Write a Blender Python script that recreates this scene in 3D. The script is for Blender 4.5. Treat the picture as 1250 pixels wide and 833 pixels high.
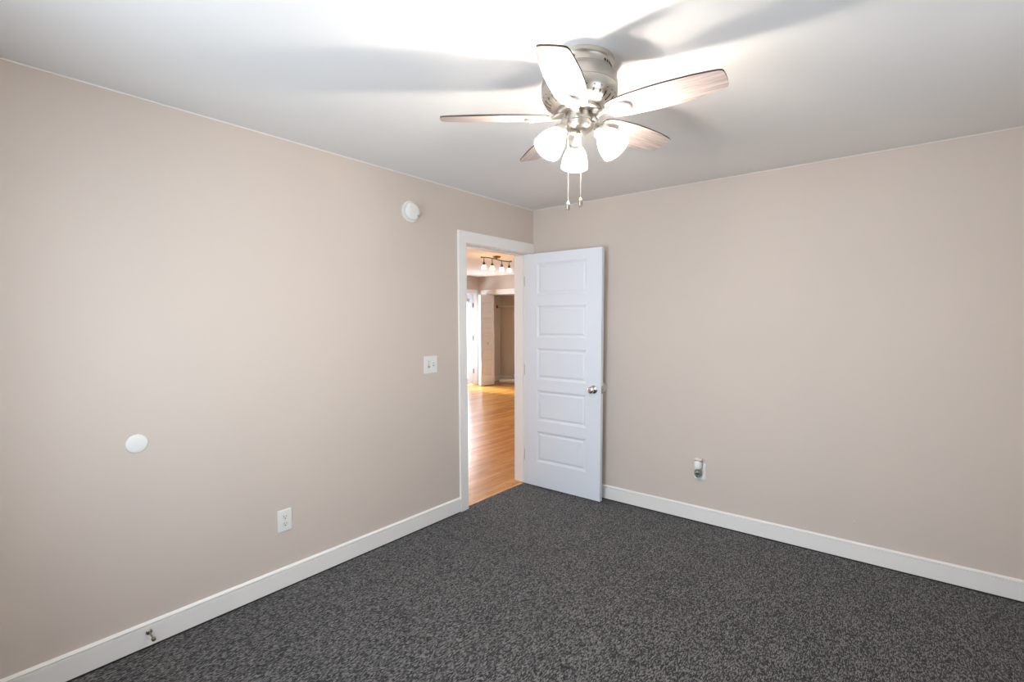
import bpy, bmesh, math, random
from mathutils import Vector, Matrix
random.seed(3)
for o in list(bpy.data.objects):
    bpy.data.objects.remove(o)
SC = bpy.context.scene
COL = SC.collection
R = math.radians

# ------------------------------------------------------------------ camera
cam_d = bpy.data.cameras.new('camera')
cam = bpy.data.objects.new('camera', cam_d)
COL.objects.link(cam)
yaw, pitch, roll = 0.6728098, 0.0683873, -0.0024116
fw = Vector((-math.sin(yaw) * math.cos(pitch), math.cos(yaw) * math.cos(pitch), -math.sin(pitch)))
rt = Vector((math.cos(yaw), math.sin(yaw), 0))
up = rt.cross(fw)
rt2 = rt * math.cos(roll) + up * math.sin(roll)
up2 = rt2.cross(fw)
mw = Matrix((rt2, up2, -fw)).transposed().to_4x4()
mw.translation = Vector((2.6427, -3.6014, 1.4773))
cam.matrix_world = mw
cam_d.sensor_fit = 'HORIZONTAL'
cam_d.sensor_width = 36
cam_d.lens = 36 * 605.415 / 1250
cam_d.shift_x = (625 - 626.56) / 1250
cam_d.shift_y = (431.7 - 416.5) / 1250
cam_d.clip_start = 0.02
SC.camera = cam

# ------------------------------------------------------------------ colour management
SC.view_settings.view_transform = 'Standard'
SC.view_settings.look = 'None'
SC.view_settings.exposure = 0.14
SC.view_settings.gamma = 1.0
SC.view_settings.use_curve_mapping = False

# ------------------------------------------------------------------ world + lights
W = bpy.data.worlds.new('world')
SC.world = W
W.use_nodes = True
W.node_tree.nodes['Background'].inputs[0].default_value = (0.72, 0.85, 1.0, 1)
W.node_tree.nodes['Background'].inputs[1].default_value = 1.6

def area(name, loc, target, sx, sy, power, col, spread=180):
    d = bpy.data.lights.new(name, 'AREA')
    d.shape = 'RECTANGLE'; d.size = sx; d.size_y = sy
    d.energy = power; d.color = col; d.spread = R(spread)
    o = bpy.data.objects.new(name, d); COL.objects.link(o)
    o.location = loc
    o.rotation_euler = (Vector(target) - Vector(loc)).to_track_quat('-Z', 'Y').to_euler()
    return o

LAMP_COL = (1.0, 0.895, 0.78)
SHADE_E = 5.0
BULB_E = 2080.0
TRACK_E = 22.0
area('daylight_side_window', (3.56, -1.95, 1.45), (0, -1.95, 1.05), 1.3, 1.3, 6, (0.74, 0.87, 1.0))
area('daylight_rear_window', (1.35, -4.02, 1.45), (1.60, 0, 0.95), 1.3, 1.3, 47, (0.72, 0.86, 1.0), 140)
area('daylight_glazed_door', (-5.28, 4.12, 1.15), (0, 4.1, 0.4), 0.72, 1.9, 85, (0.88, 0.94, 1.0))
area('daylight_living_window', (-5.28, -0.6, 1.4), (0, -0.2, 1.0), 1.9, 1.1, 100, (0.78, 0.89, 1.0))
sd_ = bpy.data.lights.new('low_sun', 'SUN'); sd_.energy = 9.0; sd_.angle = R(8); sd_.color = (1.0, 0.97, 0.92)
so_ = bpy.data.objects.new('low_sun', sd_); COL.objects.link(so_); so_.rotation_euler = Vector((1, 0.04, -0.50)).to_track_quat('-Z', 'Y').to_euler()
ld = bpy.data.lights.new('living_lamp', 'POINT'); ld.energy = 26; ld.color = (1.0, 0.62, 0.33); ld.shadow_soft_size = 0.08
lo = bpy.data.objects.new('living_lamp', ld); COL.objects.link(lo); lo.location = (-2.6, 0.45, 2.12)

# ------------------------------------------------------------------ materials
def mat(name, color, rough=0.5, metal=0.0, spec=None):
    m = bpy.data.materials.new(name); m.use_nodes = True
    b = m.node_tree.nodes['Principled BSDF']
    b.inputs['Base Color'].default_value = (*color, 1)
    b.inputs['Roughness'].default_value = rough
    b.inputs['Metallic'].default_value = metal
    if spec is not None: b.inputs['Specular IOR Level'].default_value = spec
    return m

def N(m, t, **kw):
    n = m.node_tree.nodes.new(t)
    for k, v in kw.items(): setattr(n, k, v)
    return n

def L(m, a, b): m.node_tree.links.new(a, b)

def noise(m, scale, detail=3, rough=0.5, vec=None):
    n = N(m, 'ShaderNodeTexNoise')
    n.inputs['Scale'].default_value = scale
    n.inputs['Detail'].default_value = detail
    n.inputs['Roughness'].default_value = rough
    if vec is not None: L(m, vec, n.inputs['Vector'])
    return n

def ramp(m, fac, stops):
    r = N(m, 'ShaderNodeValToRGB')
    while len(r.color_ramp.elements) < len(stops): r.color_ramp.elements.new(0.5)
    for e, (p, c) in zip(r.color_ramp.elements, stops):
        e.position = p; e.color = (*c, 1)
    L(m, fac, r.inputs[0]); return r

def bump(m, height, strength, dist=0.001):
    b = N(m, 'ShaderNodeBump')
    b.inputs['Strength'].default_value = strength
    b.inputs['Distance'].default_value = dist
    L(m, height, b.inputs['Height'])
    L(m, b.outputs[0], m.node_tree.nodes['Principled BSDF'].inputs['Normal'])
    return b

def objcoord(m, scale=(1, 1, 1)):
    t = N(m, 'ShaderNodeTexCoord'); mp = N(m, 'ShaderNodeMapping')
    mp.inputs['Scale'].default_value = scale
    L(m, t.outputs['Object'], mp.inputs[0]); return mp.outputs[0]

def paint(name, color, rough, var=0.012, bscale=260, bstr=0.08):
    m = mat(name, color, rough)
    v = objcoord(m)
    n = noise(m, 1.7, 3, 0.5, v)
    r = ramp(m, n.outputs[0], [(0.3, tuple(c * (1 - var) for c in color)), (0.7, tuple(c * (1 + var) for c in color))])
    L(m, r.outputs[0], m.node_tree.nodes['Principled BSDF'].inputs['Base Color'])
    n2 = noise(m, bscale, 2, 0.5, v)
    bump(m, n2.outputs[0], bstr, 0.0008)
    return m

M_WALL = paint('greige_wall_paint', (0.625, 0.545, 0.480), 0.75)
M_CEIL = paint('white_ceiling_paint', (0.835, 0.82, 0.80), 0.85)
M_TRIM = paint('white_trim_paint', (0.86, 0.832, 0.80), 0.38, 0.004, 90, 0.02)
M_DOOR = paint('white_door_paint', (0.755, 0.79, 0.845), 0.42, 0.004, 120, 0.03)
M_CAULK = paint('pale_caulk', (0.76, 0.72, 0.68), 0.6)
M_CLOSET = paint('closet_wall_paint', (0.72, 0.65, 0.57), 0.8)
M_PLASTIC = mat('white_plastic', (0.80, 0.80, 0.77), 0.35)
M_PLASTIC2 = mat('warm_white_plastic', (0.78, 0.76, 0.70), 0.35)
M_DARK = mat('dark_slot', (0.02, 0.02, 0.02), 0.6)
M_GREYP = mat('grey_plastic', (0.32, 0.33, 0.33), 0.5)
M_SATIN = mat('satin_nickel', (0.62, 0.58, 0.53), 0.26, 1.0)
M_BRONZE = mat('aged_bronze', (0.20, 0.13, 0.075), 0.38, 1.0)
M_STOP = mat('dull_steel', (0.33, 0.30, 0.25), 0.35, 1.0)
M_BULB = mat('lit_bulb', (1, 1, 1), 0.4)

def emit(name, base, col, strength):
    m = mat(name, base, 0.35)
    b = m.node_tree.nodes['Principled BSDF']
    b.inputs['Emission Color'].default_value = (*col, 1)
    b.inputs['Emission Strength'].default_value = strength
    return m
M_SHADE = emit('lit_frosted_glass', (0.9, 0.88, 0.85), LAMP_COL, SHADE_E)
_nt = M_SHADE.node_tree; _mx = _nt.nodes.new('ShaderNodeMixShader'); _tr = _nt.nodes.new('ShaderNodeBsdfTransparent')
_mx.inputs[0].default_value = 0.35      # thin frosted glass: most of the bulb's light passes
_nt.links.new(_tr.outputs[0], _mx.inputs[1]); _nt.links.new(_nt.nodes['Principled BSDF'].outputs[0], _mx.inputs[2])
_nt.links.new(_mx.outputs[0], _nt.nodes['Material Output'].inputs[0])
M_BULB = emit('glowing_bulb', (1, 1, 1), LAMP_COL, BULB_E)
M_BULB_DIM = emit('weak_glowing_bulb', (1, 1, 1), LAMP_COL, BULB_E * 0.22)
M_TSHADE = emit('lit_small_glass', (0.9, 0.85, 0.8), (1.0, 0.62, 0.30), TRACK_E)

def make_nickel():
    m = mat('brushed_nickel', (0.70, 0.66, 0.60), 0.28, 1.0)
    v = objcoord(m, (4, 4, 260))
    n = noise(m, 3, 4, 0.6, v)
    b = m.node_tree.nodes['Principled BSDF']
    r = N(m, 'ShaderNodeMapRange')
    r.inputs['To Min'].default_value = 0.22; r.inputs['To Max'].default_value = 0.38
    L(m, n.outputs[0], r.inputs[0]); L(m, r.outputs[0], b.inputs['Roughness'])
    return m
M_NICKEL = make_nickel()

def make_blade_mat():
    m = mat('washed_oak', (0.5, 0.4, 0.35), 0.5)
    v = objcoord(m, (1.6, 34, 34))
    n = noise(m, 2.6, 6, 0.65, v)
    r = ramp(m, n.outputs[0], [(0.30, (0.26, 0.20, 0.175)), (0.48, (0.43, 0.355, 0.325)), (0.66, (0.56, 0.485, 0.455))])
    L(m, r.outputs[0], m.node_tree.nodes['Principled BSDF'].inputs['Base Color'])
    bump(m, n.outputs[0], 0.1, 0.0005)
    return m
M_BLADE = make_blade_mat()
M_EDGE = mat('dark_blade_edge', (0.045, 0.030, 0.024), 0.55)  # blade rim coloured dark to stand for its unlit side

def make_carpet():
    m = mat('charcoal_loop_carpet', (0.06, 0.06, 0.06), 0.95, spec=0.1)
    v = objcoord(m)
    # uneven loops: slightly stretched across the room
    v1 = objcoord(m, (1, 0.34, 1))
    vo = N(m, 'ShaderNodeTexVoronoi'); vo.inputs['Scale'].default_value = 250
    L(m, v1, vo.inputs['Vector'])
    n1 = noise(m, 205, 3, 0.8, v1)
    n2 = noise(m, 420, 2, 0.6, v)
    n3 = noise(m, 6, 3, 0.6, v)
    mx = N(m, 'ShaderNodeMath', operation='MULTIPLY_ADD')
    L(m, n2.outputs[0], mx.inputs[0]); mx.inputs[1].default_value = 0.5; L(m, n1.outputs[0], mx.inputs[2])
    sep = N(m, 'ShaderNodeSeparateColor'); L(m, vo.outputs['Color'], sep.inputs[0])
    mx2 = N(m, 'ShaderNodeMath', operation='MULTIPLY_ADD')
    L(m, sep.outputs[0], mx2.inputs[0]); mx2.inputs[1].default_value = 0.34; L(m, mx.outputs[0], mx2.inputs[2])
    mx3 = N(m, 'ShaderNodeMath', operation='MULTIPLY_ADD')
    L(m, n3.outputs[0], mx3.inputs[0]); mx3.inputs[1].default_value = 0.08; L(m, mx2.outputs[0], mx3.inputs[2])
    rg = N(m, 'ShaderNodeMapRange'); rg.inputs['From Min'].default_value = 0.74; rg.inputs['From Max'].default_value = 1.20
    L(m, mx3.outputs[0], rg.inputs[0])
    r = ramp(m, rg.outputs[0], [(0.20, (0.007, 0.007, 0.0072)), (0.50, (0.037, 0.035, 0.0345)), (0.76, (0.185, 0.175, 0.17))])
    L(m, r.outputs[0], m.node_tree.nodes['Principled BSDF'].inputs['Base Color'])
    bump(m, mx2.outputs[0], 0.5, 0.004)
    b = m.node_tree.nodes['Principled BSDF']
    b.inputs['Sheen Weight'].default_value = 0.15
    return m
M_CARPET = make_carpet()

def make_wood_floor():
    m = mat('oak_strip_floor', (0.5, 0.25, 0.09), 0.2)
    t = N(m, 'ShaderNodeTexCoord')
    mp = N(m, 'ShaderNodeMapping'); mp.inputs['Rotation'].default_value = (0, 0, R(90))
    L(m, t.outputs['Object'], mp.inputs[0])
    br = N(m, 'ShaderNodeTexBrick')
    br.offset = 0.37; br.offset_frequency = 2
    br.inputs['Scale'].default_value = 1.0
    br.inputs['Brick Width'].default_value = 0.85
    br.inputs['Row Height'].default_value = 0.062
    br.inputs['Mortar Size'].default_value = 0.0012
    br.inputs['Mortar Smooth'].default_value = 0.3
    br.inputs['Bias'].default_value = 0.0
    br.inputs['Color1'].default_value = (0.76, 0.39, 0.095, 1)
    br.inputs['Color2'].default_value = (0.55, 0.24, 0.042, 1)
    br.inputs['Mortar'].default_value = (0.16, 0.07, 0.025, 1)
    L(m, mp.outputs[0], br.inputs['Vector'])
    v = objcoord(m, (30, 1.5, 30))
    n = noise(m, 2.2, 5, 0.6, v)
    r = ramp(m, n.outputs[0], [(0.3, (0.72, 0.68, 0.62)), (0.7, (1.12, 1.1, 1.06))])
    mix = N(m, 'ShaderNodeMix', data_type='RGBA', blend_type='MULTIPLY')
    mix.inputs[0].default_value = 1.0
    L(m, br.outputs['Color'], mix.inputs[6]); L(m, r.outputs[0], mix.inputs[7])
    b = m.node_tree.nodes['Principled BSDF']
    L(m, mix.outputs[2], b.inputs['Base Color'])
    b.inputs['Roughness'].default_value = 0.26
    b.inputs['Coat Weight'].default_value = 0.2
    b.inputs['Coat Roughness'].default_value = 0.22
    bump(m, br.outputs['Fac'], 0.25, -0.0008)
    return m
M_WOOD = make_wood_floor()

def make_glass():
    m = bpy.data.materials.new('window_glass'); m.use_nodes = True
    nt = m.node_tree; nt.nodes.clear()
    o = nt.nodes.new('ShaderNodeOutputMaterial'); mx = nt.nodes.new('ShaderNodeMixShader')
    tr = nt.nodes.new('ShaderNodeBsdfTransparent'); gl = nt.nodes.new('ShaderNodeBsdfGlossy')
    gl.inputs['Roughness'].default_value = 0.02
    mx.inputs[0].default_value = 0.07
    nt.links.new(tr.outputs[0], mx.inputs[1]); nt.links.new(gl.outputs[0], mx.inputs[2])
    nt.links.new(mx.outputs[0], o.inputs[0]); return m
M_GLASS = make_glass()

def make_oil():
    m = mat('smoky_green_bottle', (0.16, 0.19, 0.16), 0.12)
    b = m.node_tree.nodes['Principled BSDF']
    n = noise(m, 70, 2, 0.5, objcoord(m))
    r = ramp(m, n.outputs[0], [(0.35, (0.05, 0.06, 0.05)), (0.62, (0.34, 0.38, 0.33))])
    L(m, r.outputs[0], b.inputs['Base Color'])
    b.inputs['Coat Weight'].default_value = 0.6
    return m
M_OIL = make_oil()

# ------------------------------------------------------------------ mesh helpers
def box(bm, x0, x1, y0, y1, z0, z1, bev=0.0, seg=2, mi=0):
    v = [bm.verts.new((x, y, z)) for x in (x0, x1) for y in (y0, y1) for z in (z0, z1)]
    F = [(0, 1, 3, 2), (4, 6, 7, 5), (0, 4, 5, 1), (2, 3, 7, 6), (0, 2, 6, 4), (1, 5, 7, 3)]
    fs = [bm.faces.new([v[i] for i in f]) for f in F]
    for f in fs: f.material_index = mi
    if bev > 0:
        es = list({e for f in fs for e in f.edges})
        bmesh.ops.bevel(bm, geom=es, offset=bev, segments=seg, profile=0.5, affect='EDGES')

def frame_of(axis):
    a = Vector(axis).normalized()
    u = a.cross(Vector((0, 0, 1)))
    if u.length < 1e-4: u = Vector((1, 0, 0))
    u.normalize(); return a, u, a.cross(u)

def lathe(bm, prof, origin=(0, 0, 0), axis=(0, 0, 1), n=48, close=False, mi=0):
    """prof: (radius, distance along the axis)"""
    a, u, w = frame_of(axis); o = Vector(origin); rings = []
    for r, h in prof:
        if r < 1e-6: rings.append([bm.verts.new(o + a * h)])
        else: rings.append([bm.verts.new(o + a * h + (u * math.cos(2 * math.pi * k / n) + w * math.sin(2 * math.pi * k / n)) * r) for k in range(n)])
    seq = list(zip(rings, rings[1:]))
    if close: seq.append((rings[-1], rings[0]))
    for A, B in seq:
        for k in range(n):
            k2 = (k + 1) % n
            if len(A) == 1 and len(B) == 1: break
            if len(A) == 1: f = bm.faces.new((A[0], B[k], B[k2]))
            elif len(B) == 1: f = bm.faces.new((A[k], A[k2], B[0]))
            else: f = bm.faces.new((A[k], A[k2], B[k2], B[k]))
            f.material_index = mi

def tube(bm, pts, rad, n=10, mi=0, caps=True):
    pts = [Vector(p) for p in pts]
    rads = rad if isinstance(rad, (list, tuple)) else [rad] * len(pts)
    d0 = (pts[1] - pts[0]).normalized(); _, u, w = frame_of(d0); rings = []
    for i, p in enumerate(pts):
        d = (pts[min(i + 1, len(pts) - 1)] - pts[max(i - 1, 0)]).normalized()
        u = (u - d * u.dot(d)).normalized(); w = d.cross(u)
        rings.append([bm.verts.new(p + (u * math.cos(2 * math.pi * k / n) + w * math.sin(2 * math.pi * k / n)) * rads[i]) for k in range(n)])
    for A, B in zip(rings, rings[1:]):
        for k in range(n):
            f = bm.faces.new((A[k], A[(k + 1) % n], B[(k + 1) % n], B[k])); f.material_index = mi
    if caps:
        bm.faces.new(rings[0][::-1]).material_index = mi; bm.faces.new(rings[-1]).material_index = mi

def prism(bm, poly, fn, d0, d1, mi=0, bev=0.0):
    """poly of 2D points extruded between d0 and d1; fn(a, b, d) -> 3D"""
    A = [bm.verts.new(fn(a, b, d0)) for a, b in poly]
    B = [bm.verts.new(fn(a, b, d1)) for a, b in poly]
    n = len(poly); fs = [bm.faces.new(A), bm.faces.new(B[::-1])]
    for k in range(n):
        fs.append(bm.faces.new((A[k], B[k], B[(k + 1) % n], A[(k + 1) % n])))
    for f in fs: f.material_index = mi
    if bev > 0:
        es = [e for f in fs[:2] for e in f.edges]
        bmesh.ops.bevel(bm, geom=es, offset=bev, segments=2, profile=0.5, affect='EDGES')

def obj(name, bm, mats, parent=None, smooth=None, loc=None):
    bmesh.ops.recalc_face_normals(bm, faces=bm.faces[:])
    me = bpy.data.meshes.new(name)
    bm.to_mesh(me); bm.free()
    for m in (mats if isinstance(mats, (list, tuple)) else [mats]): me.materials.append(m)
    if smooth is not None:
        me.polygons.foreach_set('use_smooth', [True] * len(me.polygons))
        me.set_sharp_from_angle(angle=R(smooth))
    o = bpy.data.objects.new(name, me); COL.objects.link(o)
    if parent: o.parent = parent
    if loc: o.location = loc
    return o

def tag(o, label=None, cat=None, group=None, kind=None):
    if label: o['label'] = label
    if cat: o['category'] = cat
    if group: o['group'] = group
    if kind: o['kind'] = kind
    return o

def thing(name, label, cat, loc=(0, 0, 0), rot=(0, 0, 0), group=None, kind=None):
    o = bpy.data.objects.new(name, None); COL.objects.link(o)
    o.location = loc; o.rotation_euler = rot; o.empty_display_size = 0.1
    return tag(o, label, cat, group, kind)

def struct(name, bm, m, label, cat, parent=None, smooth=None):
    return tag(obj(name, bm, m, parent, smooth), label, cat, None, 'structure')

BM = bmesh.new
H = 2.44
RX, RY = 3.45, -3.90            # bedroom extents
FX, FY = -5.07, 4.80            # far faces of the living room
OP0, OP1, OPZ = -0.862, -0.083, 2.047   # bedroom doorway along the left wall

# ------------------------------------------------------------------ SHELL of the bedroom
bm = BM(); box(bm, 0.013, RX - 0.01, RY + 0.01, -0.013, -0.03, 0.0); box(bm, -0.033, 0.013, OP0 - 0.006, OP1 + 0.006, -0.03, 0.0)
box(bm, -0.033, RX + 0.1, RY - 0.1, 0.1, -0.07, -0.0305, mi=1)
box(bm, 0.0005, 0.013, RY + 0.01, OP0 - 0.09, -0.03, 0.0065, mi=1); box(bm, 0.0005, RX - 0.01, -0.013, -0.0005, -0.03, 0.0065, mi=1)  # dark strips under the baseboards: shade of the carpet gap put in as colour
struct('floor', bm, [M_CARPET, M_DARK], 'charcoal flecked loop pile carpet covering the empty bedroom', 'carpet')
bm = BM(); box(bm, -0.12, RX + 0.12, RY - 0.12, 0.12, H, H + 0.1)
struct('ceiling', bm, M_CEIL, 'flat white bedroom ceiling carrying the fan', 'ceiling')
bm = BM()
box(bm, -0.12, 0, RY - 0.12, OP0 - 0.018, -0.05, H)
box(bm, -0.12, 0, OP1 + 0.018, 0.12, -0.05, H)
box(bm, -0.12, 0, OP0 - 0.018, OP1 + 0.018, OPZ + 0.018, H)
struct('wall_left', bm, M_WALL, 'greige painted wall with the doorway, round cover and switch', 'wall')
bm = BM(); box(bm, 0, RX + 0.12, 0, 0.12, -0.05, H)
struct('wall_right', bm, M_WALL, 'greige painted wall behind the open panelled door', 'wall')

def wall_with_hole(bm, fn, a0, a1, h0, h1, z0, z1, H, t0, t1):
    """fn maps (along, thickness) box limits to world box"""
    for A in ((a0, h0, -0.05, H), (h1, a1, -0.05, H), (h0, h1, -0.05, z0), (h0, h1, z1, H)):
        fn(bm, A[0], A[1], t0, t1, A[2], A[3])
bm = BM()
wall_with_hole(bm, lambda b, a, c, t, u, z, w: box(b, t, u, a, c, z, w), RY - 0.12, 0, -2.6, -1.3, 0.8, 2.1, H, RX, RX + 0.12)
struct('wall_side', bm, M_WALL, 'greige wall with the side window, beside the camera', 'wall')
bm = BM()
wall_with_hole(bm, lambda b, a, c, t, u, z, w: box(b, a, c, t, u, z, w), 0, RX, 0.7, 2.0, 0.8, 2.1, H, RY - 0.12, RY)
struct('wall_rear', bm, M_WALL, 'greige wall with the rear window, behind the camera', 'wall')

def window(name, label, horizontal, a0, a1, z0, z1, t):
    """t: thickness position of the frame; horizontal True -> runs along x"""
    e = thing(name, label, 'window', (0, 0, 0), kind='structure')
    bx = (lambda b, a, c, d0, d1, z, w, bev=0.003: box(b, a, c, t + d0, t + d1, z, w, bev)) if horizontal else \
         (lambda b, a, c, d0, d1, z, w, bev=0.003: box(b, t + d0, t + d1, a, c, z, w, bev))
    b = BM()
    bx(b, a0, a0 + 0.05, -0.03, 0.03, z0, z1); bx(b, a1 - 0.05, a1, -0.03, 0.03, z0, z1)
    bx(b, a0 + 0.05, a1 - 0.05, -0.03, 0.03, z0, z0 + 0.05); bx(b, a0 + 0.05, a1 - 0.05, -0.03, 0.03, z1 - 0.05, z1)
    zm = (z0 + z1) / 2
    bx(b, a0 + 0.05, a1 - 0.05, -0.02, 0.02, zm - 0.02, zm + 0.02)
    obj('window_frame', b, M_TRIM, e)
    b = BM(); bx(b, a0 + 0.05, a1 - 0.05, -0.003, 0.003, z0 + 0.05, zm - 0.02, 0); obj('window_pane', b, M_GLASS, e)
    b = BM(); bx(b, a0 + 0.05, a1 - 0.05, -0.003, 0.003, zm + 0.02, z1 - 0.05, 0); obj('window_pane', b, M_GLASS, e)
    return e
window('window_1', 'double hung window in the side wall of the bedroom', False, -2.6, -1.3, 0.8, 2.1, RX + 0.06)
window('window_2', 'double hung window in the rear wall of the bedroom', True, 0.7, 2.0, 0.8, 2.1, RY - 0.06)

# thin light caulk bead where walls meet the ceiling
bm = BM(); box(bm, 0, 0.004, RY, -0.004, H - 0.006, H - 0.0005, 0.001)
struct('trim_1', bm, M_TRIM, 'thin pale caulk line along the top of the doorway wall', 'trim')
bm = BM(); box(bm, 0.0, RX, -0.004, 0, H - 0.006, H - 0.0005, 0.001)
struct('trim_2', bm, M_CAULK, 'thin pale caulk line along the top of the wall behind the door', 'trim')

# baseboards: flat board, thin groove, sloping cap
BBP = [(0, 0.009), (0.015, 0.009), (0.015, 0.1015), (0.0085, 0.1025), (0.0085, 0.1060), (0.0150, 0.1072), (0.0148, 0.1095), (0.001, 0.118), (0, 0.118)]
def baseboard(name, fn, d0, d1, label):
    b = BM(); prism(b, BBP, fn, d0, d1)
    return struct(name, b, M_TRIM, label, 'baseboard')
baseboard('baseboard_left', lambda t, z, d: (t, d, z), RY, OP0 - 0.082, 'white baseboard along the wall left of the doorway')
baseboard('baseboard_right', lambda t, z, d: (d, -t, z), 0.0, RX, 'white baseboard along the wall behind the open door')
baseboard('baseboard_rear', lambda t, z, d: (d, RY + t, z), 0.02, RX, 'white baseboard on the rear wall, behind the camera')
baseboard('baseboard_side', lambda t, z, d: (RX - t, d, z), RY + 0.02, -0.02, 'white baseboard under the side window')

# doorway jamb, stop and casing
dw = thing('trim_3', 'white casing and jamb framing the bedroom doorway', 'door frame', (0, 0, 0), kind='structure')
bm = BM()
box(bm, -0.135, 0.0, OP0 - 0.018, OP0, -0.004, OPZ + 0.018, 0.001)
box(bm, -0.135, 0.0, OP1, OP1 + 0.018, -0.004, OPZ + 0.018, 0.001)
box(bm, -0.135, 0.0, OP0, OP1, OPZ, OPZ + 0.018, 0.001)
obj('jamb', bm, M_TRIM, dw)
bm = BM()
box(bm, -0.075, -0.040, OP0, OP0 + 0.011, 0.0, OPZ, 0.002)
box(bm, -0.075, -0.040, OP1 - 0.011, OP1, 0.0, OPZ, 0.002)
box(bm, -0.075, -0.040, OP0 + 0.011, OP1 - 0.011, OPZ - 0.011, OPZ, 0.002)
obj('door_stop_moulding', bm, M_TRIM, dw)
bm = BM()
box(bm, 0.0, 0.018, OP0 - 0.088, OP0 - 0.006, 0.004, OPZ + 0.006, 0.0025)
box(bm, 0.0, 0.018, OP1 + 0.006, -0.002, 0.004, OPZ + 0.006, 0.0025)
box(bm, 0.0, 0.019, OP0 - 0.088, -0.002, OPZ + 0.006, OPZ + 0.094, 0.0025)
obj('casing', bm, M_TRIM, dw)
bm = BM()
box(bm, -0.153, -0.135, OP0 - 0.088, OP0 - 0.006, 0.0, OPZ + 0.006, 0.0025)
box(bm, -0.153, -0.135, OP1 + 0.006, OP1 + 0.088, 0.0, OPZ + 0.006, 0.0025)
box(bm, -0.153, -0.135, OP0 - 0.088, OP1 + 0.088, OPZ + 0.006, OPZ + 0.094, 0.0025)
obj('casing', bm, M_TRIM, dw)
bm = BM(); box(bm, -0.036, -0.006, OP0 + 0.0005, OP0 + 0.003, 0.90, 0.97, 0.0006)
sp = obj('strike_plate', bm, M_SATIN, dw)

# ------------------------------------------------------------------ the open panelled door
door = thing('door_1', 'white five panel interior door standing open against the right wall', 'door', (0.0, -0.1045, 0.012), kind='structure')
DW_, DH, DT = 0.756, 2.028, 0.035
def panel_door(w, h, t, pans):
    """door slab along +x, face normals +-y; pans = (x0, x1, z0, z1)"""
    b = BM()
    for s in (-1, 1):
        y0 = s * t / 2
        xs = sorted({0, w} | {p[0] for p in pans} | {p[1] for p in pans})
        zs = sorted({0, h} | {p[2] for p in pans} | {p[3] for p in pans})
        for i in range(len(xs) - 1):
            for j in range(len(zs) - 1):
                a0, a1, c0, c1 = xs[i], xs[i + 1], zs[j], zs[j + 1]
                if any(abs(p[0] - a0) < 1e-6 and abs(p[2] - c0) < 1e-6 and abs(p[1] - a1) < 1e-6 for p in pans):
                    loops = []
                    for ins, dep in ((0, 0), (0.003, 0.0035), (0.011, 0.0075), (0.017, 0.0110), (0.024, 0.0105), (0.034, 0.0045), (0.038, 0.0040)):
                        y = y0 - s * dep
                        loops.append([b.verts.new(c) for c in ((a0 + ins, y, c0 + ins), (a1 - ins, y, c0 + ins), (a1 - ins, y, c1 - ins), (a0 + ins, y, c1 - ins))])
                    for A, B in zip(loops, loops[1:]):
                        for k in range(4): b.faces.new((A[k], A[(k + 1) % 4], B[(k + 1) % 4], B[k]))
                    b.faces.new(loops[-1])
                else:
                    b.faces.new([b.verts.new(c) for c in ((a0, y0, c0), (a1, y0, c0), (a1, y0, c1), (a0, y0, c1))])
    for P in (((0, -t / 2, 0), (0, t / 2, 0), (0, t / 2, h), (0, -t / 2, h)), ((w, -t / 2, 0), (w, t / 2, 0), (w, t / 2, h), (w, -t / 2, h)),
              ((0, -t / 2, 0), (w, -t / 2, 0), (w, t / 2, 0), (0, t / 2, 0)), ((0, -t / 2, h), (w, -t / 2, h), (w, t / 2, h), (0, t / 2, h))):
        b.faces.new([b.verts.new(c) for c in P])
    bmesh.ops.remove_doubles(b, verts=b.verts[:], dist=1e-5)
    return b
tops = [1.945 - 0.364 * k for k in range(5)]
pans = [(0.130, 0.622, tz - 0.270, tz) for tz in tops]
leaf = obj('door_panel', panel_door(DW_, DH, DT, pans), M_DOOR, door)
def knob(parent, pos, d, m=M_SATIN):
    b = BM()
    lathe(b, [(0, 0), (0.033, 0), (0.0335, 0.003), (0.030, 0.007), (0.018, 0.010), (0.0125, 0.014), (0.0115, 0.028), (0.016, 0.034), (0.0245, 0.041),
              (0.0275, 0.049), (0.0265, 0.057), (0.021, 0.062), (0.012, 0.064), (0.0115, 0.0625), (0, 0.0625)], pos, d, 40)
    return obj('door_knob', b, m, parent, 40)
knob(door, (0.692, -DT / 2, 0.905), (0, -1, 0))
knob(door, (0.692, DT / 2, 0.905), (0, 1, 0))
bm = BM()
box(bm, DW_ - 0.0005, DW_ + 0.0012, -0.0125, 0.0125, 0.875, 0.935, 0.0004)
lathe(bm, [(0, 0), (0.008, 0), (0.008, 0.006), (0.005, 0.009), (0, 0.009)], (DW_, 0, 0.905), (1, 0, 0), 20)
obj('latch', bm, M_SATIN, door, 40)
for hz in (1.80, 1.02, 0.255):
    bm = BM()
    box(bm, -0.0025, -0.0003, -DT / 2 - 0.0005, DT / 2, hz - 0.045, hz + 0.045, 0.0004)
    box(bm, -0.033, -0.0035, 0.0190, 0.0212, hz - 0.045, hz + 0.045, 0.0004)
    tube(bm, [(0.004, 0.0225, hz - 0.045), (0.004, 0.0225, hz + 0.045)], 0.0045, 12)
    obj('hinge', bm, M_SATIN, door, 40)

# wall bumper behind the knob
b = BM(); lathe(b, [(0, 0), (0.041, 0), (0.042, 0.003), (0.038, 0.0085), (0.030, 0.0100), (0.024, 0.0085), (0.012, 0.006), (0, 0.005)], (0.697, 0, 0.925), (0, -1, 0), 48)
o = obj('wall_bumper', b, M_PLASTIC, None, 40); tag(o, 'round white plastic bumper on the wall behind the door knob', 'door bumper')

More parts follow.
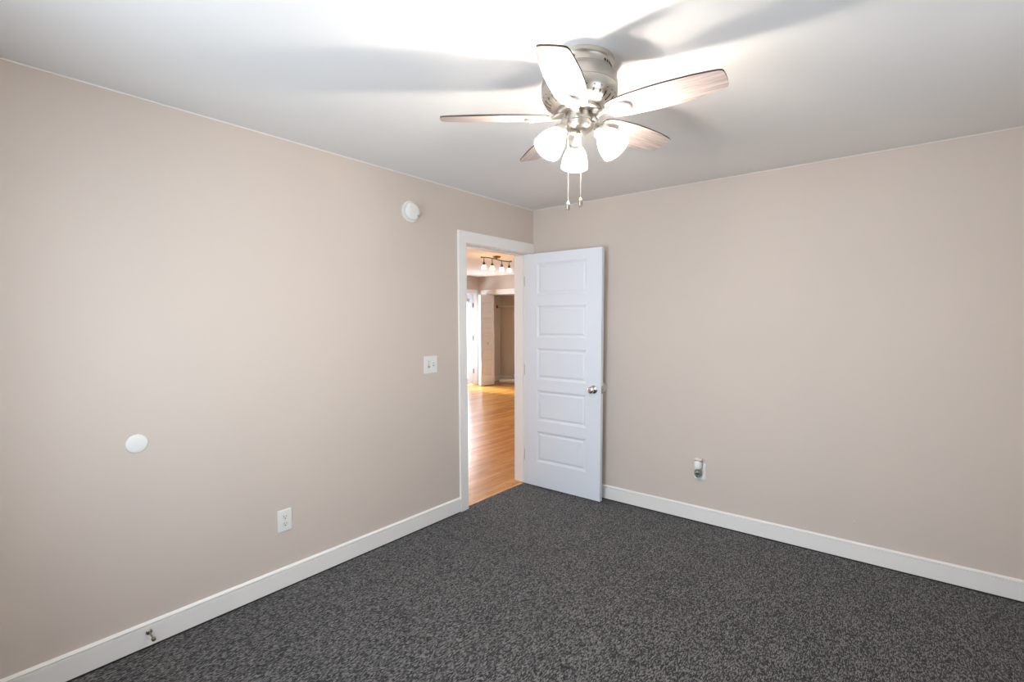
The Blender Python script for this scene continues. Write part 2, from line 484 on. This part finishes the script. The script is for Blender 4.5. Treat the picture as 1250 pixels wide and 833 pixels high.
# ------------------------------------------------------------------ wall fixtures
# smoke detector
sd = thing('smoke_detector', 'round white smoke detector high on the wall left of the doorway', 'smoke detector', (0, -1.392, 2.198))
b = BM(); lathe(b, [(0, 0), (0.070, 0), (0.071, 0.004), (0.069, 0.011), (0.060, 0.013), (0.052, 0.013)], (0, 0, 0), (1, 0, 0), 56); obj('mounting_base', b, M_PLASTIC2, sd, 35)
b = BM(); lathe(b, [(0.050, 0.012), (0.054, 0.014), (0.054, 0.018), (0.057, 0.021), (0.0565, 0.032), (0.053, 0.038), (0.044, 0.0425), (0.028, 0.045), (0, 0.046)], (0, 0, 0), (1, 0, 0), 56)
sc = obj('cover', b, M_PLASTIC, sd, 35)
b = BM(); lathe(b, [(0.010, 0), (0.010, 0.0032), (0.0085, 0.004), (0, 0.0042)], (0.0432, -0.002, -0.006), (1, 0, 0), 24); obj('test_button', b, M_PLASTIC2, sc, 40)
b = BM(); lathe(b, [(0.0065, -0.004), (0.0065, 0.001), (0, 0.0015)], (0.0425, 0.036, -0.026), (1, 0.3, -0.2), 16); obj('sensor_hole', b, M_GREYP, sc, 40)
b = BM()
for k in range(44):
    a = 2 * math.pi * k / 44
    lathe(b, [(0.0016, 0), (0.0016, 0.001), (0, 0.001)], (0.016, 0.0535 * math.cos(a), 0.0535 * math.sin(a)), (0, math.cos(a), math.sin(a)), 6)
obj('vent_slots', b, M_DARK, sc)

def plate_frame(name, label, cat, loc, facing):
    rz = 0 if facing == 'x' else R(-90)
    return thing(name, label, cat, loc, (0, 0, rz))
def rounded(w, h, r, n=5):
    out = []
    for cx, cy, a0 in ((w / 2 - r, h / 2 - r, 0), (-w / 2 + r, h / 2 - r, 90), (-w / 2 + r, -h / 2 + r, 180), (w / 2 - r, -h / 2 + r, 270)):
        for k in range(n + 1):
            a = R(a0 + 90 * k / n); out.append((cx + r * math.cos(a), cy + r * math.sin(a)))
    return out
def wall_plate(parent, w, h):
    b = BM()
    prism(b, rounded(w, h, 0.004), lambda a, c, d: (d, a, c), 0, 0.0035)
    prism(b, rounded(w - 0.007, h - 0.007, 0.003), lambda a, c, d: (d, a, c), 0.0035, 0.0062, bev=0.001)
    return obj('wall_plate', b, M_PLASTIC, parent)
def screw(parent, y, z):
    b = BM(); lathe(b, [(0.0034, 0), (0.0034, 0.0008), (0, 0.0012)], (0.0062, y, z), (1, 0, 0), 14); box(b, 0.0072, 0.0076, y - 0.0025, y + 0.0025, z - 0.0003, z + 0.0003, mi=1)
    return obj('screw', b, [M_PLASTIC2, M_GREYP], parent, 40)
# two gang switch (slider control + toggle)
sw = plate_frame('light_switch', 'white double switch plate beside the doorway, slider and toggle', 'light switch', (0, -1.228, 1.160), 'x')
wall_plate(sw, 0.122, 0.122)
for y in (-0.024, 0.024):
    for z in (-0.048, 0.048): screw(sw, y, z)
b = BM(); box(b, 0.005, 0.0078, -0.040, -0.008, -0.030, 0.030, 0.001); sl = obj('slider_control', b, M_PLASTIC2, sw)
b = BM(); box(b, 0.0078, 0.0083, -0.026, -0.022, -0.024, 0.024); obj('slider_track', b, M_GREYP, sl)
b = BM(); box(b, 0.0078, 0.0150, -0.031, -0.017, -0.019, -0.009, 0.0015); obj('slider_tab', b, M_GREYP, sl)
b = BM(); box(b, 0.0078, 0.0130, -0.031, -0.017, 0.010, 0.015, 0.0015); obj('speed_button', b, M_PLASTIC, sl)
b = BM(); box(b, 0.005, 0.0070, 0.018, 0.030, -0.013, 0.013, 0.0006, mi=0); tg = obj('toggle_slot', b, M_GREYP, sw)
b = BM(); prism(b, [(0.006, -0.005), (0.018, 0.004), (0.0185, 0.0095), (0.006, 0.006)], lambda a, c, d: (a, d, c), 0.0195, 0.0285, bev=0.0006); obj('toggle', b, M_PLASTIC, sw)

def outlet(name, label, loc, facing, w=0.078, h=0.120):
    t = plate_frame(name, label, 'electrical outlet', loc, facing)
    wall_plate(t, w, h); screw(t, 0, 0)
    for z in (-0.0195, 0.0195):
        b = BM(); prism(b, rounded(0.034, 0.0285, 0.010), lambda a, c, d: (d, a, c + z), 0.005, 0.0075, bev=0.0006); rc = obj('receptacle', b, M_PLASTIC2, t)
        b = BM()
        box(b, 0.0075, 0.0079, -0.0075, -0.0052, z - 0.001, z + 0.0085); box(b, 0.0075, 0.0079, 0.0052, 0.0075, z + 0.000, z + 0.0075)
        lathe(b, [(0.0032, 0), (0.0032, 0.0004), (0, 0.0004)], (0.0075, 0, z - 0.0075), (1, 0, 0), 14)
        obj('slots', b, M_DARK, rc)
    return t
outlet('electrical_outlet', 'white duplex outlet low on the left wall, nothing plugged in', (0, -2.307, 0.379), 'x')
outlet('electrical_outlet', 'white duplex outlet low on the right wall, behind the plugged in air freshener', (1.502, 0, 0.380), 'y')
# plug-in air freshener
af = thing('air_freshener', 'white plug in air freshener with dark green bottle on the right wall outlet', 'air freshener', (1.497, -0.036, 0.405))
b = BM(); prism(b, rounded(0.040, 0.050, 0.008), lambda a, c, d: (a, d, c + 0.018), 0.0285, 0.012, bev=0.003)
lathe(b, [(0, -0.002), (0.021, -0.002), (0.0255, 0.004), (0.0265, 0.02), (0.0255, 0.045), (0.023, 0.050), (0, 0.052)], (0, 0, 0), (0, 0, 1), 36)
hs = obj('housing', b, M_PLASTIC, af, 45)
b = BM(); lathe(b, [(0, 0.050), (0.019, 0.050), (0.017, 0.056), (0.024, 0.060), (0.0275, 0.064), (0.0275, 0.067), (0.020, 0.0715), (0, 0.073)], (0, 0, 0), (0, 0, 1), 36)
obj('vent_cap', b, M_PLASTIC2, af, 40)
b = BM(); lathe(b, [(0, -0.003), (0.012, -0.003), (0.013, -0.010), (0.022, -0.014), (0.025, -0.024), (0.0245, -0.040), (0.019, -0.056), (0.010, -0.065), (0, -0.067)], (0, 0, 0), (0, 0, 1), 36)
obj('bottle', b, M_OIL, af, 50)
# round blank cover
b = BM(); lathe(b, [(0, 0), (0.0405, 0), (0.0410, 0.002), (0.0395, 0.0045), (0.034, 0.0065), (0.020, 0.0075), (0, 0.0078)], (0, -2.951, 0.935), (1, 0, 0), 56)
o = obj('blank_cover', b, M_PLASTIC, None, 30); tag(o, 'plain round white cover plate at waist height on the left wall', 'wall cover')
# anchor hole patch
b = BM(); lathe(b, [(0, 0), (0.012, 0), (0.0105, 0.0012), (0.004, 0.0016), (0, 0.0014)], (2.431, 0, 0.237), (0, -1, 0), 20)
o = obj('wall_patch', b, M_WALL, None, 40); tag(o, 'small painted over dimple low on the right wall', 'wall patch')
# rigid door stop on baseboard
ds = thing('door_stop', 'small metal door stop screwed to the left baseboard', 'door stop', (0.015, -2.948, 0.074))
b = BM(); lathe(b, [(0, 0), (0.0125, 0), (0.0125, 0.003), (0.009, 0.006), (0.005, 0.008), (0, 0.008)], (0, 0, 0), (1, 0, 0), 24); obj('base_plate', b, M_STOP, ds, 40)
b = BM(); tube(b, [(0.006, 0, 0), (0.060, 0, -0.008)], 0.0035, 12); obj('rod', b, M_STOP, ds, 40)
b = BM(); lathe(b, [(0, 0), (0.006, 0), (0.0085, 0.002), (0.0085, 0.012), (0.006, 0.015), (0, 0.0155)], (0.056, 0, -0.0075), (1, 0, -0.14), 20); obj('rubber_tip', b, M_STOP, ds, 40)

# ------------------------------------------------------------------ CEILING FAN
FX0, FY0 = 1.633, -1.930
fan = thing('ceiling_fan', 'brushed nickel ceiling fan with five washed wood blades and three lit shades', 'ceiling fan', (FX0, FY0, H))
b = BM()
lathe(b, [(0, 0), (0.128, 0), (0.130, -0.004), (0.128, -0.014), (0.121, -0.018), (0.119, -0.022), (0.119, -0.040), (0.121, -0.043), (0.127, -0.048), (0.127, -0.050),
          (0.134, -0.056), (0.140, -0.068), (0.143, -0.086), (0.1435, -0.098), (0.1415, -0.099), (0.1415, -0.101), (0.1435, -0.102), (0.142, -0.122), (0.136, -0.140),
          (0.124, -0.155), (0.105, -0.166), (0.086, -0.171), (0.0, -0.172)], (0, 0, 0), (0, 0, 1), 96)
hs = obj('motor_housing', b, M_NICKEL, fan, 28)
for q in range(4):        # clusters of diamond vents round the upper ring
    b = BM()
    for k in range(5):
        a = R(6 + 90 * q + 7.5 * (k - 2))
        c = Vector((math.cos(a), math.sin(a), 0)); t = Vector((-math.sin(a), math.cos(a), 0))
        prism(b, [(-0.006, 0), (0, 0.006), (0.006, 0), (0, -0.006)], lambda p, q_, d: tuple(c * d + t * p + Vector((0, 0, q_ - 0.031))), 0.1175, 0.1200)
    obj('diamond_vents', b, M_DARK, hs)
b = BM()
for k in range(30):       # radial slots in the lower bowl
    a = 2 * math.pi * k / 30
    c = Vector((math.cos(a), math.sin(a), 0)); t = Vector((-math.sin(a), math.cos(a), 0))
    P = [(0.1385, -0.1345), (0.1265, -0.1535), (0.1085, -0.1650), (0.1080, -0.1635), (0.1250, -0.1515), (0.137, -0.1340)]
    prism(b, P, lambda r, z, d: tuple(c * r + t * d + Vector((0, 0, z))), -0.0032, 0.0032)
obj('lower_vents', b, M_DARK, hs)
b = BM(); lathe(b, [(0, -0.171), (0.082, -0.171), (0.084, -0.176), (0.084, -0.184), (0.079, -0.188), (0, -0.188)], (0, 0, 0), (0, 0, 1), 64)
obj('flywheel', b, M_NICKEL, fan, 35)
b = BM(); lathe(b, [(0, -0.188), (0.050, -0.188), (0.053, -0.192), (0.054, -0.212), (0.0575, -0.214), (0.0575, -0.219), (0.054, -0.221), (0.054, -0.236), (0.050, -0.246), (0.040, -0.254), (0.026, -0.259), (0.014, -0.262), (0.012, -0.270), (0.007, -0.276), (0, -0.277)], (0, 0, 0), (0, 0, 1), 64)
swh = obj('switch_housing', b, M_NICKEL, fan, 35)

# blades
def blade_outline():
    W_ = [(0.118, 0.036), (0.130, 0.046), (0.150, 0.0525), (0.185, 0.0585), (0.230, 0.0635), (0.280, 0.0665), (0.330, 0.0670), (0.380, 0.0650), (0.430, 0.0605), (0.475, 0.0550), (0.505, 0.0500), (0.5175, 0.0445), (0.522, 0.036)]
    up_ = [(r, w) for r, w in W_]; dn = [(r, -w * (0.97 if r < 0.4 else 1.0)) for r, w in W_[::-1]]
    return up_ + [(0.5245, 0.012), (0.5245, -0.012)] + dn
PH = 4.5
BZ = -0.200
PITCH = R(-12)
blade_mesh = None; brk_mesh = None
for k in range(5):
    az = R(PH - 72 * k)
    if blade_mesh is None:
        b = BM(); out = blade_outline(); n = len(out); t = 0.0028
        A = [b.verts.new((r, w, -t)) for r, w in out]; B = [b.verts.new((r, w, t)) for r, w in out]
        b.faces.new(A[::-1]); b.faces.new(B)
        for i in range(n):
            f = b.faces.new((A[i], A[(i + 1) % n], B[(i + 1) % n], B[i])); f.material_index = 1
        bl = obj('blade', b, [M_BLADE, M_EDGE], fan)
        blade_mesh = bl.data
        b = BM()
        # iron: arm from flywheel, rounded plate under the blade with raised rim
        arm = [(0.066, 0.018), (0.100, 0.013), (0.120, 0.020), (0.140, 0.030), (0.165, 0.034), (0.190, 0.030), (0.205, 0.018), (0.210, 0.0)]
        poly = arm + [(r, -w) for r, w in arm[-2::-1]]
        prism(b, poly, lambda p, q, d: (p, q, d), -0.0075, -0.0030, bev=0.001)
        rim = [Vector((0.122, 0.018, -0.008)), Vector((0.140, 0.0265, -0.008)), Vector((0.165, 0.030, -0.008)), Vector((0.187, 0.0265, -0.008)), Vector((0.200, 0.016, -0.008)), Vector((0.2045, 0.0, -0.008)),
               Vector((0.200, -0.016, -0.008)), Vector((0.187, -0.0265, -0.008)), Vector((0.165, -0.030, -0.008)), Vector((0.140, -0.0265, -0.008)), Vector((0.122, -0.018, -0.008))]
        tube(b, rim, 0.0035, 8)
        tube(b, [(0.060, 0, 0.012), (0.075, 0, 0.008), (0.095, 0, -0.002), (0.120, 0, -0.007), (0.145, 0, -0.008)], [0.011, 0.011, 0.009, 0.007, 0.004], 12)
        for x_, y_ in ((0.145, 0.014), (0.145, -0.014), (0.185, 0)):
            lathe(b, [(0.005, 0), (0.0045, -0.002), (0, -0.003)], (x_, y_, -0.0075), (0, 0, 1), 14)
        br = obj('blade_bracket', b, M_NICKEL, bl, 40)
        brk_mesh = br.data
    else:
        bl = bpy.data.objects.new('blade', blade_mesh); COL.objects.link(bl); bl.parent = fan
        br = bpy.data.objects.new('blade_bracket', brk_mesh); COL.objects.link(br); br.parent = bl
    bl.matrix_local = Matrix.Translation((0, 0, BZ)) @ Matrix.Rotation(R(-1.1), 4, Vector((-math.sin(yaw), math.cos(yaw), 0))) @ Matrix.Rotation(az, 4, 'Z') @ Matrix.Rotation(PITCH, 4, 'X')

# light kit: three arms, cups, glass shades, bulbs
for k in range(3):
    az = R(128.5 + 120 * k)
    c = Vector((math.cos(az), math.sin(az), 0)); zz = Vector((0, 0, 1))
    tilt = R(38)
    d = c * math.sin(tilt) - zz * math.cos(tilt)
    p0 = c * 0.066 + zz * -0.238
    b = BM(); tube(b, [c * 0.045 + zz * -0.216, c * 0.062 + zz * -0.217, c * 0.070 + zz * -0.225, p0 + d * 0.012], 0.0095, 14); obj('light_arm', b, M_NICKEL, fan, 50)
    b = BM(); lathe(b, [(0, 0.000), (0.010, 0.000), (0.013, 0.004), (0.016, 0.014), (0.0215, 0.024), (0.0285, 0.031), (0.0295, 0.035), (0.0285, 0.038), (0.0285, 0.046), (0.0265, 0.046), (0.026, 0.040), (0, 0.036)], p0, d, 32); fc = obj('fitter_cup', b, M_NICKEL, fan, 40)
    b = BM(); lathe(b, [(0.0225, 0.034), (0.0235, 0.042), (0.030, 0.052), (0.0395, 0.068), (0.0475, 0.088), (0.0520, 0.108), (0.0535, 0.124), (0.0545, 0.130),
                        (0.0515, 0.130), (0.0505, 0.124), (0.049, 0.108), (0.0445, 0.088), (0.0365, 0.068), (0.027, 0.052), (0.0205, 0.042), (0.0195, 0.034)], p0, d, 48, close=True)
    sh = obj('lamp_shade', b, M_SHADE, fan, 60); sh['label'] = 'lit frosted glass bell shade'
    b = BM(); lathe(b, [(0, 0.066), (0.009, 0.070), (0.015, 0.078), (0.018, 0.090), (0.017, 0.101), (0.011, 0.110), (0, 0.114)], p0, d, 24)
    obj('bulb', b, M_BULB if k else M_BULB_DIM, sh, 60)
    b = BM(); lathe(b, [(0, 0.037), (0.010, 0.038), (0.010, 0.066), (0, 0.0665)], p0, d, 20); obj('lamp_holder', b, M_PLASTIC, sh, 50)

# pull chains with fobs
for (lx, fz, ln) in ((-0.044, -0.552, 0), (0.003, -0.538, 0)):
    s = Vector((rt.x, rt.y, 0)) * lx + Vector((0, 0, 0)) + Vector((math.sin(yaw), -math.cos(yaw), 0)) * 0.030
    ztop = -0.238
    b = BM(); tube(b, [(s.x, s.y, ztop), (s.x, s.y, fz + 0.034)], 0.0013, 6)
    z = ztop - 0.004
    while z > fz + 0.034:
        bmesh.ops.create_icosphere(b, subdivisions=1, radius=0.0021, matrix=Matrix.Translation((s.x, s.y, z))); z -= 0.0058
    pc = obj('pull_chain', b, M_SATIN, fan, 50)
    b = BM(); lathe(b, [(0, 0.036), (0.0025, 0.036), (0.0035, 0.032), (0.0065, 0.028), (0.0082, 0.020), (0.0085, 0.012), (0.0065, 0.005), (0.0050, 0.002), (0.0055, 0.0), (0, -0.001)], (s.x, s.y, fz), (0, 0, 1), 20)
    obj('pull_fob', b, M_STOP, pc, 40)

# ------------------------------------------------------------------ LIVING ROOM beyond the doorway
LY0 = -2.6
bm = BM(); box(bm, FX - 0.3, -0.037, LY0, 6.0, -0.035, -0.003)
struct('floor', bm, M_WOOD, 'glossy honey oak strip flooring seen through the doorway', 'wood floor')
bm = BM(); box(bm, FX - 0.12, -0.12, LY0, 6.0, H, H + 0.1)
struct('ceiling', bm, M_CEIL, 'ceiling of the living room beyond the doorway', 'ceiling')
# left far wall with window and glazed door openings
bm = BM()
def seg(a, c, z0, z1): box(bm, FX - 0.12, FX, a, c, z0, z1)
seg(LY0, -1.6, -0.05, H); seg(-1.6, 0.4, -0.05, 0.8); seg(-1.6, 0.4, 1.95, H); seg(0.4, 3.70, -0.05, H)
seg(3.70, 4.655, 2.075, H); seg(4.655, FY + 0.1, -0.05, H)
struct('wall_far', bm, M_WALL, 'greige living room wall holding the glazed outside door', 'wall')
window('window_3', 'wide window in the living room wall', False, -1.6, 0.4, 0.8, 1.95, FX - 0.06)
bm = BM(); box(bm, FX - 0.12, -0.12, LY0 - 0.12, LY0, -0.05, H)
struct('wall_near', bm, M_WALL, 'living room end wall out of sight from the bedroom', 'wall')
bm = BM(); box(bm, -0.12, 0.0, 0.12, FY + 0.1, -0.05, H)
struct('wall_inner', bm, M_WALL, 'living room wall continuing past the bedroom corner', 'wall')
# closet wall
CX0, CX1, CZ = -4.885, -3.36, 2.045
bm = BM()
box(bm, FX, CX0, FY, FY + 0.1, -0.05, H); box(bm, CX1, -0.12, FY, FY + 0.1, -0.05, H); box(bm, CX0, CX1, FY, FY + 0.1, CZ, H)
struct('wall_closet', bm, M_WALL, 'greige wall around the closet opening in the living room', 'wall')
bm = BM()
box(bm, -5.20, -5.10, FY + 0.1, 5.72, -0.05, H); box(bm, -5.20, -3.1, 5.62, 5.72, -0.05, H); box(bm, -3.2, -3.1, FY + 0.1, 5.62, -0.05, H)
struct('wall_closet_inside', bm, M_CLOSET, 'shaded walls inside the closet', 'wall')
ct = thing('trim_4', 'white casing around the closet opening', 'door frame', (0, 0, 0), kind='structure')
bm = BM()
box(bm, CX0 - 0.088, CX0, FY - 0.018, FY, 0, CZ, 0.003); box(bm, CX1, CX1 + 0.088, FY - 0.018, FY, 0, CZ, 0.003)
box(bm, CX0 - 0.088, CX1 + 0.088, FY - 0.018, FY, CZ, CZ + 0.1, 0.003)
obj('casing', bm, M_TRIM, ct)
bm = BM()
box(bm, CX0, CX0 + 0.015, FY, FY + 0.1, 0, CZ - 0.015, 0.001); box(bm, CX1 - 0.015, CX1, FY, FY + 0.1, 0, CZ - 0.015, 0.001)
box(bm, CX0, CX1, FY, FY + 0.1, CZ - 0.015, CZ, 0.001)
obj('jamb', bm, M_TRIM, ct)
baseboard('baseboard_closet', lambda t, z, d: (d, 5.62 - t, z), -5.085, -3.2, 'baseboard at the back of the closet')
baseboard('baseboard_closet_side', lambda t, z, d: (-5.10 + t, d, z), FY + 0.1, 5.60, 'baseboard on the closet side wall')
baseboard('baseboard_far', lambda t, z, d: (FX + t, d, z), LY0, 3.61, 'living room baseboard under the wide window')

# folded bifold closet door
bf = thing('door_3', 'white bifold closet door folded open', 'closet door', (0, 0, 0), kind='structure')
def leaf_between(p, q, name):
    p = Vector((*p, 0.018)); q = Vector((*q, 0.018)); w = (q - p).length
    ps = [(0.055, w - 0.055, z0, z1) for z0, z1 in ((0.20, 0.46), (0.55, 0.81), (0.90, 1.16), (1.25, 1.51), (1.60, 1.86))]
    o = obj(name, panel_door(w, 2.005, 0.030, ps), M_DOOR, bf)
    o.location = p; o.rotation_euler = (0, 0, math.atan2(q.y - p.y, q.x - p.x)); return o
leaf_between((-4.742, 4.500), (-4.650, 4.850), 'door_panel')
leaf_between((-4.862, 4.850), (-4.780, 4.500), 'door_panel')
b = BM(); lathe(b, [(0, 0), (0.010, 0), (0.008, 0.008), (0.015, 0.016), (0.015, 0.022), (0, 0.026)], (-4.681, 4.668, 0.95), (0.96, -0.25, 0), 20)
obj('door_knob', b, M_SATIN, bf, 40)
bm = BM(); box(bm, CX0 + 0.02, CX1 - 0.02, FY + 0.035, FY + 0.06, CZ - 0.032, CZ - 0.0155)
obj('track', bm, M_GREYP, bf)

# glazed outside door with casing
gd = thing('door_2', 'white glazed outside door bright with daylight', 'outside door', (0, 0, 0), kind='structure')
bm = BM()
y0, y1, z0, z1, g = 3.74, 4.615, 0.02, 2.045, 0.14
box(bm, FX - 0.055, FX - 0.010, y0, y0 + g, z0, z1, 0.003); box(bm, FX - 0.055, FX - 0.010, y1 - g, y1, z0, z1, 0.003)
box(bm, FX - 0.055, FX - 0.010, y0 + g, y1 - g, z0, z0 + 0.12, 0.003); box(bm, FX - 0.055, FX - 0.010, y0 + g, y1 - g, z1 - 0.14, z1, 0.003)
for (a, c, e, f) in ((y0 + g, y0 + g + 0.02, z0 + 0.12, z1 - 0.14), (y1 - g - 0.02, y1 - g, z0 + 0.12, z1 - 0.14), (y0 + g, y1 - g, z0 + 0.12, z0 + 0.14), (y0 + g, y1 - g, z1 - 0.16, z1 - 0.14)):
    box(bm, FX - 0.012, FX - 0.002, a, c, e, f, 0.002)
obj('door_frame', bm, M_DOOR, gd)
bm = BM(); box(bm, FX - 0.036, FX - 0.030, y0 + g, y1 - g, z0 + 0.12, z1 - 0.14); obj('glass_pane', bm, M_GLASS, gd)
bm = BM(); box(bm, FX - 0.012, FX + 0.012, y0 + g - 0.02, y1 - g + 0.025, 1.868, 1.945, 0.003); obj('blind_headrail', bm, M_GREYP, gd)
for hz in (1.80, 1.06, 0.31):
    bm = BM(); tube(bm, [(FX + 0.004, y1 + 0.008, hz - 0.05), (FX + 0.004, y1 + 0.008, hz + 0.05)], 0.010, 12); obj('hinge', bm, M_BRONZE, gd, 40)
knob(gd, (FX - 0.008, y0 + 0.07, 0.95), (1, 0, 0))
bm = BM()
box(bm, FX - 0.12, FX, 3.70, y0 - 0.005, 0, 2.05, 0.001); box(bm, FX - 0.12, FX, y1 + 0.005, 4.655, 0, 2.05, 0.001); box(bm, FX - 0.12, FX, 3.70, 4.655, 2.05, 2.075, 0.001)
obj('jamb', bm, M_TRIM, gd)
bm = BM()
box(bm, FX, FX + 0.018, 3.61, 3.70, 0, 2.055, 0.003); box(bm, FX, FX + 0.018, 4.650, 4.745, 0, 2.055, 0.003); box(bm, FX, FX + 0.018, 3.61, 4.745, 2.055, 2.150, 0.003)
obj('casing', bm, M_TRIM, gd)

# closet rod
cr = thing('closet_rod', 'pale hanging rod high inside the closet', 'closet rod', (-5.10, 5.50, 1.785))
b = BM(); tube(b, [(0.01, 0, 0), (1.89, 0, 0)], 0.017, 16); obj('rod', b, M_TRIM, cr, 40)
b = BM(); lathe(b, [(0, 0), (0.036, 0), (0.036, 0.006), (0.026, 0.010), (0.024, 0.028), (0.019, 0.030)], (0.0, 0, 0), (1, 0, 0), 24); o = obj('rod_socket', b, M_BRONZE, cr, 40)
# roll lying on closet floor
rl = thing('paper_roll', 'pale roll lying on the closet floor', 'roll', (-4.79, 5.22, -0.003), (0, 0, R(26)))
b = BM(); lathe(b, [(0.022, 0.0), (0.046, 0.0), (0.047, 0.004), (0.047, 0.46), (0.046, 0.464), (0.022, 0.464)], (0, 0, 0.048), (1, 0, 0), 28, close=True); obj('wrapped_sheet', b, M_PLASTIC, rl, 40)
b = BM(); lathe(b, [(0.021, -0.01), (0.021, 0.47), (0.015, 0.47), (0.015, -0.01)], (0, 0, 0.048), (1, 0, 0), 20, close=True); obj('core', b, M_DARK, rl, 40)
b = BM(); box(b, -4.62, -4.48, 5.53, 5.595, -0.003, 0.190, 0.006)
box(b, -4.624, -4.476, 5.526, 5.599, 0.150, 0.156, 0.001)
o = obj('small_box', b, M_PLASTIC, None); tag(o, 'small white carton standing at the right end of the roll in the closet', 'box')

# four light track fixture
TX = -2.31
tf = thing('track_light', 'aged bronze four light bar fixture on the living room ceiling', 'ceiling light', (TX, 2.215, H))
b = BM(); lathe(b, [(0, 0), (0.060, 0), (0.062, -0.006), (0.058, -0.022), (0.046, -0.030), (0, -0.031)], (0, 0, 0), (0, 0, 1), 36)
lathe(b, [(0.010, -0.030), (0.009, -0.045), (0, -0.045)], (0, 0, 0), (0, 0, 1), 16)
obj('canopy', b, M_BRONZE, tf, 40)
b = BM()
pts = [(0, -0.345 + 0.69 * t / 24, -0.050 + 0.010 * math.sin(2 * math.pi * t / 24)) for t in range(25)]
tube(b, pts, 0.0085, 12)
for s in (-1, 1): bmesh.ops.create_uvsphere(b, u_segments=16, v_segments=10, radius=0.0135, matrix=Matrix.Translation((0, 0.347 * s, -0.050)))
obj('bar', b, M_BRONZE, tf, 50)
for yy in (-0.292, -0.105, 0.118, 0.300):
    b = BM(); lathe(b, [(0, -0.048), (0.006, -0.048), (0.006, -0.110), (0.014, -0.116), (0.020, -0.130), (0.021, -0.156), (0.024, -0.162), (0, -0.163)], (0, yy, 0), (0, 0, 1), 24); sk = obj('socket', b, M_BRONZE, tf, 40)
    b = BM(); lathe(b, [(0.019, -0.162), (0.025, -0.168), (0.031, -0.182), (0.033, -0.200), (0.033, -0.212), (0.030, -0.212), (0.030, -0.200), (0.028, -0.182), (0.022, -0.170), (0.017, -0.165)], (0, yy, 0), (0, 0, 1), 28, close=True)
    s = obj('glass_shade', b, M_TSHADE, sk, 50)
    b = BM(); lathe(b, [(0, -0.163), (0.010, -0.167), (0.014, -0.182), (0.016, -0.194), (0.012, -0.205), (0, -0.209)], (0, yy, 0), (0, 0, 1), 18)
    obj('bulb', b, M_TSHADE, sk, 50)
